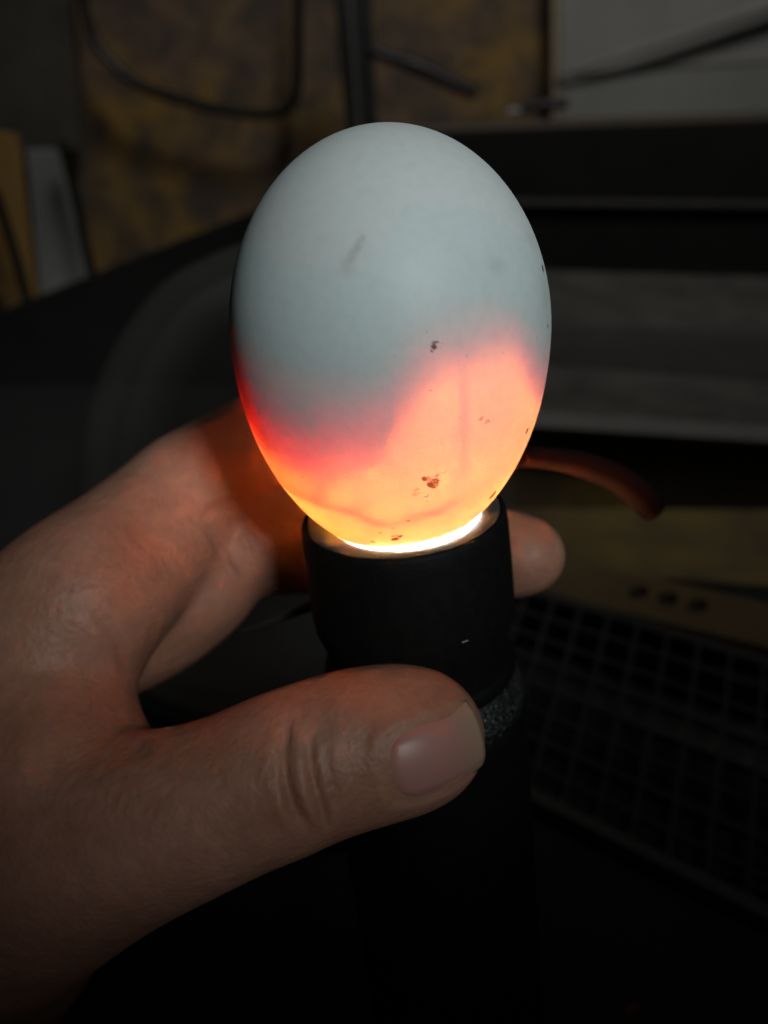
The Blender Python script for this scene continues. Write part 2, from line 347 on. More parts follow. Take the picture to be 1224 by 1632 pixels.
# ------------------------------------------------------------------ the egg
def camvec(v): return v[0] * XV + v[1] * UV - v[2] * FV
EGG_R, EGG_U, EGG_D = 0.0225, 0.0274, 0.0330
def frame(roll, pitch=PITCH):
    a = np.array([math.sin(roll), math.cos(roll) * math.cos(pitch), math.cos(roll) * math.sin(pitch)])
    b = np.array([0, -math.sin(pitch), math.cos(pitch)]); b = b - a * a.dot(b); b /= np.linalg.norm(b)
    return camvec(a), camvec(b), camvec(np.cross(b, a)) * -1
EA, EB, _ = frame(-0.038); EC = np.cross(EB, EA); EC = EC if EC[0] > 0 else -EC       # up, towards camera, right
E0 = CAM + camvec((0.00088, 0.02547, -0.12595))
def egg_pt(th, ph, s=1.0):
    th = np.asarray(th)[..., None]; ph = np.asarray(ph)[..., None]
    z = np.where(np.cos(th) > 0, EGG_U, EGG_D) * np.cos(th)
    r = EGG_R * np.sin(th)
    return E0 + s * (z * EA + r * (np.cos(ph) * EB + np.sin(ph) * EC))
egg = empty('egg', E0 - EA * EGG_D)
tag(egg, 'white egg lit from below, orange glow in its lower half, held on the torch', 'egg')
NT, NP = 330, 540
th = np.linspace(0, math.pi, NT + 1)[1:-1]; ph = np.linspace(-math.pi, math.pi, NP, endpoint=False)
TH, PH = np.meshgrid(th, ph, indexing='ij')
V = egg_pt(TH, PH).reshape(-1, 3)
pole_t, pole_b = E0 + EA * EGG_U, E0 - EA * EGG_D
idx = np.arange((NT - 1) * NP).reshape(NT - 1, NP); nx = np.roll(idx, -1, 1)
Q = np.stack([idx[:-1], idx[1:], nx[1:], nx[:-1]], -1).reshape(-1, 4)
Vall = np.vstack([V, pole_t, pole_b]); it, ib = len(V), len(V) + 1
faces = [tuple(q) for q in Q.tolist()] + [(it, int(idx[0, k]), int(nx[0, k])) for k in range(NP)] + [(ib, int(nx[-1, k]), int(idx[-1, k])) for k in range(NP)]
shell = mesh('shell', Vall, faces, None, egg)
# dirt: specks and smears at their places on the shell
PJ = proj(Vall); view = Vall - CAM
nrmE = Vall - E0; nz = nrmE @ EA; nr = nrmE - np.outer(nz, EA); hh = np.where(nz > 0, EGG_U, EGG_D)
NE = nr / EGG_R ** 2 + np.outer(nz / hh ** 2, EA); NE /= np.linalg.norm(NE, axis=1)[:, None]
front = np.einsum('ij,ij->i', NE, view) < 0
def on_egg(px, py):
    d = np.where(front, (PJ[:, 0] - px) ** 2 + (PJ[:, 1] - py) ** 2, 1e9); return Vall[int(np.argmin(d))]
speck = np.zeros(len(Vall)); smear = np.zeros(len(Vall))
def blot(px, py, r_mm, amt=1.0, arr=None, sx=1.0, ang=0.0):
    c = on_egg(px, py); d = Vall - c
    ca, sa = math.cos(ang), math.sin(ang); ux = XV * ca + UV * sa; uy = -XV * sa + UV * ca
    q = np.sqrt((d @ ux / sx) ** 2 + (d @ uy) ** 2 + (d @ FV) ** 2 * .3) / (r_mm * 1e-3)
    arr[:] = np.maximum(arr, amt * np.clip(1.35 - q * q * 1.1, 0, 1) if arr is speck else amt * np.exp(-q * q * .9))
def cluster(px, py, rad, n, r0, r1, amt, sx=1.0, ang=0.0):
    for _ in range(n):
        a = random.uniform(0, 6.28); q = rad * math.sqrt(random.random())
        dx, dy = q * math.cos(a) * sx, q * math.sin(a)
        c_, s_ = math.cos(-ang), math.sin(-ang)
        blot(px + dx * c_ - dy * s_, py + dx * s_ + dy * c_, random.uniform(r0, r1), amt * random.uniform(.6, 1), speck, random.uniform(1, 2.2), ang + random.uniform(-.6, .6))
blot(691, 554, .36, 1, speck); blot(687, 560, .22, .9, speck); blot(693, 546, .22, .8, speck, 1.8); blot(705, 549, .22, .4, speck); blot(680, 530, .16, .4, speck)
cluster(693, 552, 12, 7, .1, .2, .45)
cluster(688, 771, 9, 9, .2, .38, .9, 1.6, -.3); blot(686, 772, .42, 1, speck, 1.8, -.5); blot(697, 757, .25, .7, speck, 1.2, .7); cluster(665, 783, 8, 7, .15, .3, .5); cluster(680, 793, 10, 5, .12, .22, .6)
cluster(705, 748, 12, 6, .12, .22, .35)
blot(785, 790, .42, 1, speck, 1.9, .9); blot(789, 785, .3, 1, speck)
cluster(627, 858, 6, 6, .15, .3, .9, 2.6, .25); blot(630, 859, .34, 1, speck, 2.4, .4); blot(594, 863, .22, .8, speck, 2.2, -.3); cluster(625, 849, 9, 6, .12, .24, .6, 2.4, .25); blot(650, 830, .2, .7, speck, 1.5)
cluster(774, 667, 8, 7, .14, .26, .6); cluster(735, 669, 5, 4, .12, .2, .35)
blot(841, 687, .32, .95, speck, 1.7, 1.1); blot(826, 701, .14, .6, speck); blot(872, 519, .22, .8, speck, 1.6, 1.4); blot(871, 587, .15, .7, speck); blot(866, 428, .4, .8, speck, 1.8, 1.4)
blot(855, 540, .18, .4, speck, 2, 1.9); blot(802, 560, .17, .45, speck); blot(743, 567, .15, .5, speck); blot(687, 623, .2, .45, speck, 1.5)
blot(419, 703, .2, .55, speck); blot(439, 580, .2, .35, speck); blot(436, 612, .2, .3, speck, 2, 1); blot(483, 760, .14, .6, speck); blot(573, 762, .14, .5, speck)
for _ in range(60):
    blot(random.uniform(390, 860), random.uniform(500, 860), random.uniform(.07, .14), random.uniform(.1, .35), speck)
for k in range(13):
    t = k / 12; blot(578 - 28 * t + 3 * math.sin(k * 1.7), 377 + 52 * t, .24 + .34 * t, .42 - .3 * abs(t - .35), smear, 1.5, .95)
for k in range(6): blot(552 - 5 * k, 428 + 3 * k, .5, .12 - .018 * k, smear, 1.5, .3)
blot(793, 425, 1.0, .22, smear); blot(868, 470, 1.6, .18, smear, 2, 1.4); blot(845, 380, 1.2, .12, smear)
shell.data.attributes.new('speck', 'FLOAT', 'POINT').data.foreach_set('value', speck.astype(np.float32))
shell.data.attributes.new('smear', 'FLOAT', 'POINT').data.foreach_set('value', smear.astype(np.float32))
# shell material: chalky white outside, lets orange light through
m, nt, out = newmat('egg_shell')
df = N(nt, 'ShaderNodeBsdfDiffuse'); tl = N(nt, 'ShaderNodeBsdfTranslucent'); gl = N(nt, 'ShaderNodeBsdfGlossy'); gl.inputs['Roughness'].default_value = 0.5
mx = N(nt, 'ShaderNodeMixShader'); mx.inputs[0].default_value = 0.38; mg = N(nt, 'ShaderNodeMixShader'); mg.inputs[0].default_value = 0.025
tc = N(nt, 'ShaderNodeTexCoord'); n1 = N(nt, 'ShaderNodeTexNoise'); n1.inputs['Scale'].default_value = 90; n1.inputs['Detail'].default_value = 3
n2 = N(nt, 'ShaderNodeTexNoise'); n2.inputs['Scale'].default_value = 700; n2.inputs['Detail'].default_value = 4
L(nt, tc.outputs['Object'], n1.inputs['Vector']); L(nt, tc.outputs['Object'], n2.inputs['Vector'])
def mixf(src, lo_, hi_, amt):
    q = N(nt, 'ShaderNodeMapRange'); q.inputs['From Min'].default_value = lo_; q.inputs['From Max'].default_value = hi_; q.inputs['To Max'].default_value = amt; L(nt, src, q.inputs['Value']); return q.outputs[0]
def mixc(fac, a, b):
    q = N(nt, 'ShaderNodeMix', data_type='RGBA'); q.inputs[0].default_value = 0.5
    if fac is not None: L(nt, fac, q.inputs[0])
    for i, c in ((6, a), (7, b)):
        if isinstance(c, tuple): q.inputs[i].default_value = (*c, 1)
        else: L(nt, c, q.inputs[i])
    return q.outputs[2]
spk = N(nt, 'ShaderNodeAttribute', attribute_name='speck').outputs['Fac']; smr = N(nt, 'ShaderNodeAttribute', attribute_name='smear').outputs['Fac']
sr = N(nt, 'ShaderNodeMapRange'); sr.inputs['From Min'].default_value = 0.15; sr.inputs['From Max'].default_value = 0.75; L(nt, spk, sr.inputs['Value']); spk = sr.outputs[0]
c1 = mixc(n1.outputs['Fac'], (0.72, 0.82, 0.83), (0.78, 0.87, 0.89)); c1 = mixc(mixf(n2.outputs['Fac'], .46, .70, .16), c1, (0.52, 0.60, 0.58)); c1 = mixc(smr, c1, (0.30, 0.27, 0.17)); c1 = mixc(spk, c1, (0.13, 0.09, 0.055))
t1 = mixc(n1.outputs['Fac'], (1.0, 0.78, 0.34), (1.0, 0.70, 0.28)); t1 = mixc(n2.outputs['Fac'], t1, (0.90, 0.62, 0.26)); t1 = mixc(smr, t1, (0.5, 0.25, 0.1)); t1 = mixc(spk, t1, (0.26, 0.09, 0.035))
L(nt, c1, df.inputs[0]); L(nt, t1, tl.inputs[0]); L(nt, df.outputs[0], mx.inputs[1]); L(nt, tl.outputs[0], mx.inputs[2])
L(nt, mx.outputs[0], mg.inputs[1]); L(nt, gl.outputs[0], mg.inputs[2]); L(nt, mg.outputs[0], out.inputs[0])
bp = N(nt, 'ShaderNodeBump'); bp.inputs['Distance'].default_value = 0.00003; L(nt, n2.outputs['Fac'], bp.inputs['Height']); L(nt, bp.outputs[0], df.inputs['Normal']); L(nt, bp.outputs[0], gl.inputs['Normal'])
va = N(nt, 'ShaderNodeVolumeAbsorption'); va.inputs['Color'].default_value = (1.0, 0.36, 0.12, 1); va.inputs['Density'].default_value = 28.0
L(nt, va.outputs[0], out.inputs['Volume'])
shell.data.materials.append(m)
# growing chick mass that fills the upper part and blocks the light
kn = np.array([(-180, -.012), (-120, -.013), (-80, -.0148), (-60, -.0150), (-30, -.0150), (-12, -.0140), (-5, -.0122), (0, -.0095), (5, -.0056), (12, -.0020), (19, -.0004), (30, -.0002), (45, -.0020), (60, -.0072), (78, -.011), (120, -.010), (180, -.008)])
def wedge(p): return np.interp(np.degrees(p), [-180, -85, -60, -25, -8, 5, 15, 40, 60, 85, 180], [.012, .0135, .0150, .0135, .0120, .0100, .0075, .0066, .0078, .0100, .012])
def hedge(p):
    d = np.degrees(p); return np.mean([np.interp(d + o, kn[:, 0], kn[:, 1]) for o in (-3, 0, 3)], axis=0)
def sfac(t, tm): q = min(1, max(0, 1 - (tm - t) * .026 / .016)); return .988 - .10 * q * q
NV_, NPH = 70, 180; phs = np.linspace(-math.pi, math.pi, NPH, endpoint=False); V = []
for i in range(1, NV_):
    t = i / NV_
    for p in phs:
        ze = float(hedge(p)) + 1.05 * float(wedge(p)) + .0006 * math.sin(5 * p + 1) + .0004 * math.sin(11 * p)
        hd = EGG_U if ze > 0 else EGG_D; tm = math.acos(ze / hd)
        if t <= .6: V.append(egg_pt(tm * t / .6, p, sfac(tm * t / .6, tm)))
        else:
            uq = (t - .6) / .4 * math.pi / 2; e = egg_pt(tm, p, sfac(tm, tm)); ax_ = E0 + EA * (ze * sfac(tm, tm))
            V.append(ax_ + (e - ax_) * math.cos(uq) - EA * (.009 * math.sin(uq)))
V = np.array(V); n = NPH; Fc = [(i * n + k, i * n + (k + 1) % n, (i + 1) * n + (k + 1) % n, (i + 1) * n + k) for i in range(NV_ - 2) for k in range(n)]
V = np.vstack([V, E0 + EA * EGG_U * .982, V[-n:].mean(0)])
Fc += [(len(V) - 2, (k + 1) % n, k) for k in range(n)] + [(len(V) - 1, (NV_ - 2) * n + k, (NV_ - 2) * n + (k + 1) % n) for k in range(n)]
m, nt, out = newmat('embryo'); d1 = N(nt, 'ShaderNodeBsdfDiffuse'); d1.inputs[0].default_value = (0.60, 0.09, 0.085, 1); d2 = N(nt, 'ShaderNodeBsdfTranslucent'); d2.inputs[0].default_value = (0.95, 0.16, 0.18, 1)
mx = N(nt, 'ShaderNodeMixShader'); mx.inputs[0].default_value = .6; L(nt, d1.outputs[0], mx.inputs[1]); L(nt, d2.outputs[0], mx.inputs[2]); L(nt, mx.outputs[0], out.inputs[0])
va = N(nt, 'ShaderNodeVolumeAbsorption'); va.inputs['Color'].default_value = (0.50, 0.05, 0.08, 1); va.inputs['Density'].default_value = 250.0; L(nt, va.outputs[0], out.inputs['Volume']); M['embryo'] = m
tag(mesh('embryo', V, Fc, M['embryo'], egg), 'dark mass filling the upper part of the egg')
# membrane lining the shell: thick dark-red tissue round the chick, thinning out below, with blood vessels
NT2, NP2 = 170, 300
t2 = np.linspace(0.02, math.pi - .02, NT2); p2 = np.linspace(-math.pi, math.pi, NP2, endpoint=False); TT2, PP2 = np.meshgrid(t2, p2, indexing='ij')
MV = egg_pt(TT2, PP2, .984).reshape(-1, 3)
zz = ((MV - E0) @ EA); pf = PP2.ravel(); hz = hedge(pf)
sg = (zz - hz + .0007 * np.sin(7 * pf) + .0005 * np.sin(13 * pf + 2)) / wedge(pf)
sg = np.clip((sg + .12) / 1.3, 0, 1.1); thick = 4.6 * sg ** 1.55
def vein(px, w_mm, amt):
    global thick
    C = catmull([E0 + (on_egg(x, y) - E0) * .984 for x, y in px], 10); d = np.full(len(MV), 1.0)
    for i in range(len(C) - 1):
        ab = C[i + 1] - C[i]; t = np.clip(((MV - C[i]) @ ab) / (ab @ ab), 0, 1); d = np.minimum(d, np.linalg.norm(MV - C[i] - t[:, None] * ab, axis=1))
    thick = thick + amt * np.exp(-(d / (w_mm * 1e-3)) ** 2)
vein([(744, 560), (739, 620), (741, 680), (740, 730), (738, 766)], .55, .42)
vein([(408, 712), (430, 752), (462, 783), (505, 806), (560, 822), (618, 845)], .6, .40)
vein([(636, 840), (680, 824), (735, 802), (790, 768), (826, 720)], 1.3, .13)
vein([(735, 790), (700, 818), (650, 836)], 1.0, .16)
vein([(505, 806), (520, 775), (560, 752), (600, 742)], .6, .24)
vein([(739, 640), (775, 665), (805, 700)], .5, .2); vein([(741, 700), (712, 690), (690, 660)], .5, .2); vein([(600, 860), (570, 800), (575, 760)], .5, .16)
vein([(560, 822), (590, 800), (640, 790)], .5, .14); vein([(690, 700), (660, 730), (640, 770)], .5, .12); vein([(800, 640), (806, 690), (790, 740)], .5, .14); vein([(690, 824), (720, 845), (735, 850)], .5, .14)
thick = thick + .03 + .03 * np.sin(pf * 3 + 1) * np.sin(zz * 500)
idx2 = np.arange(NT2 * NP2).reshape(NT2, NP2); nx2 = np.roll(idx2, -1, 1)
mem = mesh('membrane', MV, np.stack([idx2[:-1], idx2[1:], nx2[1:], nx2[:-1]], -1).reshape(-1, 4).tolist() , None, egg)
mem.data.attributes.new('thickness', 'FLOAT', 'POINT').data.foreach_set('value', thick.astype(np.float32))
redn = np.interp(np.degrees(pf), [-180, -90, -20, 0, 25, 65, 90, 180], [1, 1, 1, .6, .15, .3, .8, 1])
mem.data.attributes.new('redness', 'FLOAT', 'POINT').data.foreach_set('value', redn.astype(np.float32))
m, nt, out = newmat('membrane'); ar_ = N(nt, 'ShaderNodeAttribute', attribute_name='redness'); tr = N(nt, 'ShaderNodeBsdfTransparent'); at = N(nt, 'ShaderNodeAttribute', attribute_name='thickness'); cc = N(nt, 'ShaderNodeCombineColor')
for i, (k0, k1) in enumerate(((0.80, 0.88), (2.0, 3.8), (1.9, 2.5))):
    mr = N(nt, 'ShaderNodeMapRange'); mr.inputs['To Min'].default_value = -k0; mr.inputs['To Max'].default_value = -k1; L(nt, ar_.outputs['Fac'], mr.inputs['Value'])
    mu = N(nt, 'ShaderNodeMath', operation='MULTIPLY'); L(nt, mr.outputs[0], mu.inputs[1]); L(nt, at.outputs['Fac'], mu.inputs[0]); ex = N(nt, 'ShaderNodeMath', operation='EXPONENT'); L(nt, mu.outputs[0], ex.inputs[0]); L(nt, ex.outputs[0], cc.inputs[i])
L(nt, cc.outputs[0], tr.inputs[0]); L(nt, tr.outputs[0], out.inputs[0]); mem.data.materials.append(m)

# ------------------------------------------------------------------ the torch
TA, TB, _ = frame(-0.110); T0 = CAM + camvec((0.0029, 0.00030, -0.1380))
torch = empty('torch', T0 - TA * .125); tag(torch, 'black handheld torch shining up into the egg', 'torch')
def tl_(name, prof, mat, par=torch, closed=False): return lathe(name, prof, mat, T0, TA, TB, par, 120, closed)
head = tl_('head', [(.0150, -.0010), (.0153, -.0002), (.0157, -.0003), (.0160, -.0010), (.0162, -.0030), (.0164, -.009), (.0165, -.016), (.0163, -.0185), (.0155, -.021), (.0150, -.0235), (.0148, -.027), (.0148, -.031), (.0130, -.031), (.0130, -.012), (.0150, -.0095)], M['rubber'], closed=True)
m, nt, out = newmat('silicone_seat'); p = N(nt, 'ShaderNodeBsdfPrincipled'); p.inputs['Base Color'].default_value = (0.05, 0.055, 0.058, 1); p.inputs['Roughness'].default_value = 0.4
t_ = N(nt, 'ShaderNodeBsdfTranslucent'); t_.inputs[0].default_value = (0.7, 0.74, 0.76, 1); mx = N(nt, 'ShaderNodeMixShader'); mx.inputs[0].default_value = 0.0
L(nt, p.outputs[0], mx.inputs[1]); L(nt, t_.outputs[0], mx.inputs[2]); L(nt, mx.outputs[0], out.inputs[0]); M['seat'] = m
# soft seat pressed round the egg; it stands a little open at the front right, where the lamp shows
s3 = np.cross(TA, TB); s3 = s3 if s3[0] > 0 else -s3
def egg_r(phi, h):
    d_ = math.cos(phi) * TB + math.sin(phi) * s3; lo2, hi2 = 0.0, .03
    for _ in range(40):
        md = (lo2 + hi2) / 2; q_ = T0 + TA * h + d_ * md - E0; z_ = q_ @ EA; r_ = np.linalg.norm(q_ - EA * z_)
        if (z_ / (EGG_U if z_ > 0 else EGG_D)) ** 2 + (r_ / EGG_R) ** 2 < 1: lo2 = md
        else: hi2 = md
    return lo2
def seat(name, rows, mat):
    n = 144; V = []; m_ = len(rows)
    for fr, fh, base in rows:
        for k in range(n):
            phi = 2 * math.pi * k / n; er = egg_r(phi, fh); gap = .00004 + .00045 * max(0, math.cos(phi - .75)) ** 2
            r_ = {'egg': er + gap, 'mid': er + (.0150 - er) * (.07 + .24 * max(0, math.cos(phi - .65)) ** .8), 'out': .0150}[base] + fr
            V.append(T0 + TA * fh + r_ * (math.cos(phi) * TB + math.sin(phi) * s3))
    return mesh(name, V, [(i * n + k, i * n + (k + 1) % n, ((i + 1) % m_) * n + (k + 1) % n, ((i + 1) % m_) * n + k) for i in range(m_) for k in range(n)], mat, head)
m2, nt, out = newmat('clear_silicone'); t_ = N(nt, 'ShaderNodeBsdfTranslucent'); t_.inputs[0].default_value = (0.95, 0.97, 1.0, 1); L(nt, t_.outputs[0], out.inputs[0])
seat('seat_lip', [(0, -.0009, 'egg'), (0, -.0006, 'mid'), (0, -.0012, 'mid'), (0, -.0012, 'egg')], m2)
seat('seat_ring', [(.00002, -.0006, 'mid'), (0, -.0003, 'out'), (0, -.0030, 'out'), (.00002, -.0030, 'mid')], M['seat'])
m, nt, out = newmat('lens_light'); e = N(nt, 'ShaderNodeEmission'); e.inputs[0].default_value = (1.0, 0.99, 0.96, 1); e.inputs[1].default_value = 340.0; L(nt, e.outputs[0], out.inputs[0]); M['lens'] = m
lens = tl_('lens', [(.0001, -.0080), (.0126, -.0080), (.0126, -.0090), (.0001, -.0090)], M['lens'], head)
tl_('collar', [(.0146, -.0262), (.0156, -.0266), (.0160, -.0274), (.0160, -.0290), (.0152, -.0298), (.0140, -.0298)], M['torch'])
M['sparkle'] = plain('speckled_metal', (0.015, 0.015, 0.016), 0.4, (0.26, 0.26, 0.26), 2200, 0.0003, 1500, 0.3, 3, .5, .52, .75)
tl_('shoulder', [(.0148, -.0295), (.0152, -.0299), (.0168, -.0325), (.0172, -.0340), (.0173, -.0356), (.0165, -.0358)], M['sparkle'])
tl_('body', [(.0160, -.0355), (.0171, -.0358), (.0174, -.0370), (.0175, -.07), (.0176, -.115), (.0165, -.120), (.0001, -.120)], M['torch'])
c = T0 - TA * .0145; q = proj(c); tgt = PT(708, 957, q[2] - .015)
d = TB * .0167 * math.cos(.42) ; s_ = np.cross(TA, TB); s_ = s_ if s_[0] > 0 else -s_
base = T0 - TA * .0152 + .01662 * (math.cos(.43) * TB + math.sin(.43) * s_); tx = -math.sin(.43) * TB + math.cos(.43) * s_
hexa('printed_dash', base, base + tx * .0010, base + tx * .0010 - TA * .00015, base - TA * .00015, (math.cos(.43) * TB + math.sin(.43) * s_) * .0001, M['white'], head, 0)
pc = [PT(380, 1008, .165), PT(430, 992, .160), PT(490, 968, .155), PT(528, 958, .152)]
tube('side_sliver', pc, [.0003, .0007, .0012, .0011], plain('dark_grey_sliver', (0.03, 0.029, 0.028), .6), torch, 10, .5)  # thin grey sliver along the left side

# invented ribbon for the red arc; its lit edge and fade are painted
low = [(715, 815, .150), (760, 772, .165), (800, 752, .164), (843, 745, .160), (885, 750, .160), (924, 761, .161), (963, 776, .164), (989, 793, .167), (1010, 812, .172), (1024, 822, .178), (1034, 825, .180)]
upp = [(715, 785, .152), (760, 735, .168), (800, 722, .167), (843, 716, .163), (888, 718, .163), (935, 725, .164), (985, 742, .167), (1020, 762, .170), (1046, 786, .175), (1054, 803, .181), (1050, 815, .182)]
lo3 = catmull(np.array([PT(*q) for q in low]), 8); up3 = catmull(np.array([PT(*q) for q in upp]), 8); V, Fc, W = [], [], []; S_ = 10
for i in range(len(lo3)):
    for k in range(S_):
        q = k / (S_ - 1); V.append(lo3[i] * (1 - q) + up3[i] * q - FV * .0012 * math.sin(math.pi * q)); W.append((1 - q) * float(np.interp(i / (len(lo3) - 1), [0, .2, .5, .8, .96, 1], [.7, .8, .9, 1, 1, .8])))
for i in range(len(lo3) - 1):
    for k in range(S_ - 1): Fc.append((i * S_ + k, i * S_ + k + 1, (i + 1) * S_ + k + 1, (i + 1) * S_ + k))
m, nt, out = newmat('arc_ribbon'); p = N(nt, 'ShaderNodeBsdfPrincipled'); L(nt, p.outputs[0], out.inputs[0]); p.inputs['Roughness'].default_value = 0.9; p.inputs['Specular IOR Level'].default_value = 0.0
at = N(nt, 'ShaderNodeAttribute', attribute_name='band'); rp = N(nt, 'ShaderNodeValToRGB'); rp.color_ramp.elements[0].color = (0.008, 0.007, 0.007, 1); rp.color_ramp.elements[1].color = (0.50, 0.20, 0.115, 1)  # ramp paints a lit lower edge fading to dark above
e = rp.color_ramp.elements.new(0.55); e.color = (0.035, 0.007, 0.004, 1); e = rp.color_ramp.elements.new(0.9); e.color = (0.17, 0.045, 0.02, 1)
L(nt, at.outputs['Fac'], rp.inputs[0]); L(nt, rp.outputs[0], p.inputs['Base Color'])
arc_ribbon = mesh('glow_arc', V, Fc, m, torch); arc_ribbon.data.attributes.new('band', 'FLOAT', 'POINT').data.foreach_set('value', np.array(W, np.float32))
so = arc_ribbon.modifiers.new('thickness', 'SOLIDIFY'); so.thickness = .0008

# ------------------------------------------------------------------ the hand: one continuous surface from a smooth union of tapered limbs
J = lambda px, py, d, r: (PT(px, py, d), r * 1e-3)
chains = {
 'thumb': ([J(-40, 1440, .150, 20), J(150, 1345, .134, 13.8), J(330, 1284, .1285, 10.2), J(480, 1220, .1285, 9.5), J(590, 1186, .1290, 9.1), J(676, 1174, .1300, 8.1)], .004),
 'index': ([J(-60, 1180, .165, 18), J(98, 992, .150, 13.8), J(200, 890, .158, 11.4), J(305, 792, .170, 10.4), J(392, 730, .178, 9.4), J(475, 688, .182, 8.8), J(560, 668, .184, 8.2), J(640, 668, .182, 7.2)], .004),
 'middle': ([J(-40, 1220, .19, 17), J(100, 1030, .182, 11.5), J(250, 935, .177, 10.0), J(395, 866, .173, 9.8), J(520, 862, .175, 9.4), J(640, 868, .173, 9.0), J(750, 880, .167, 8.0), J(842, 886, .1605, 6.5)], .0025),
 'ring': ([J(0, 1350, .205, 16), J(110, 1290, .205, 11.0), J(390, 1235, .203, 9.8), J(520, 1215, .203, 9.0), J(650, 1205, .198, 8.4), J(740, 1200, .190, 7.4)], .0025),
 'little': ([J(0, 1480, .215, 14), J(150, 1420, .215, 10), J(380, 1320, .212, 8.6), J(500, 1300, .210, 8.0), J(600, 1290, .204, 7.2), J(680, 1285, .198, 6.5)], .0025),
 'pad': ([J(140, 1005, .168, 13.0), J(245, 955, .172, 12.0), J(335, 895, .174, 10.5)], .005),
 'web': ([J(75, 1012, .152, 12.0), J(64, 1115, .147, 11.6), J(75, 1225, .141, 12.6), J(130, 1330, .136, 13.2)], .006),
 'palm': ([J(60, 1120, .175, 17), J(-20, 1300, .185, 22), J(-120, 1500, .200, 26), J(-230, 1760, .225, 28), J(-330, 2050, .25, 28)], .010),
 'heel': ([J(-20, 1390, .155, 21), J(-110, 1520, .175, 24), J(-230, 1760, .215, 26)], .010),
}
allp = np.array([p for c, _ in chains.values() for p, r in c]); VOX = 0.00055
lo_c, hi_c = allp.min(0) - .030, allp.max(0) + .030
lo_c[0] = max(lo_c[0], -0.15); lo_c[2] = max(lo_c[2], 0.0)
dims = np.ceil((hi_c - lo_c) / VOX).astype(int) + 1
S = np.full(dims, .02, np.float32)
axes = [lo_c[i] + VOX * np.arange(dims[i]) for i in range(3)]
def cone_sdf(P, a, b, ra, rb):
    ab = b - a; l2 = ab @ ab; t = np.clip(((P[0] - a[0]) * ab[0] + (P[1] - a[1]) * ab[1] + (P[2] - a[2]) * ab[2]) / l2, 0, 1)
    s = t * t * (3 - 2 * t) * .35 + t * .65
    return np.sqrt((P[0] - a[0] - t * ab[0]) ** 2 + (P[1] - a[1] - t * ab[1]) ** 2 + (P[2] - a[2] - t * ab[2]) ** 2) - (ra + (rb - ra) * s)
def smin(a, b, k):
    h = np.clip(.5 + .5 * (b - a) / k, 0, 1); return b + (a - b) * h - k * h * (1 - h)
def carve(prims, k):
    for a, b, ra, rb in prims:
        pad = max(ra, rb) + .014
        i0 = np.maximum(((np.minimum(a, b) - pad - lo_c) / VOX).astype(int), 0); i1 = np.minimum(((np.maximum(a, b) + pad - lo_c) / VOX).astype(int) + 1, dims)
        if np.any(i1 <= i0): continue
        sl = tuple(slice(x, y) for x, y in zip(i0, i1))
        P = np.meshgrid(*[axes[i][sl[i]].astype(np.float32) for i in range(3)], indexing='ij', sparse=True)
        S[sl] = smin(S[sl], cone_sdf(P, a, b, ra, rb).astype(np.float32), k)
FING = {}
for nm in ('palm', 'heel', 'pad', 'web', 'ring', 'little', 'middle', 'index', 'thumb'):
    c, k = chains[nm]
    pts = np.array([p for p, r in c]); rad = np.array([r for p, r in c])
    cp = catmull(pts, 5); cr2 = catmull(np.stack([rad, rad, rad], 1), 5)[:, 0]
    carve([(cp[i], cp[i + 1], cr2[i], cr2[i + 1]) for i in range(len(cp) - 1)], k); FING[nm] = (cp, cr2)
# thumb pad bulge and knuckle
def ball(px, py, d, r, k): carve([(PT(px, py, d), PT(px + 2, py, d), r * 1e-3, r * 1e-3)], k * 1e-3)
ball(640, 1170, .1345, 7.8, 5); ball(440, 1242, .1265, 7.6, 6); ball(300, 768, .166, 6.8, 6)

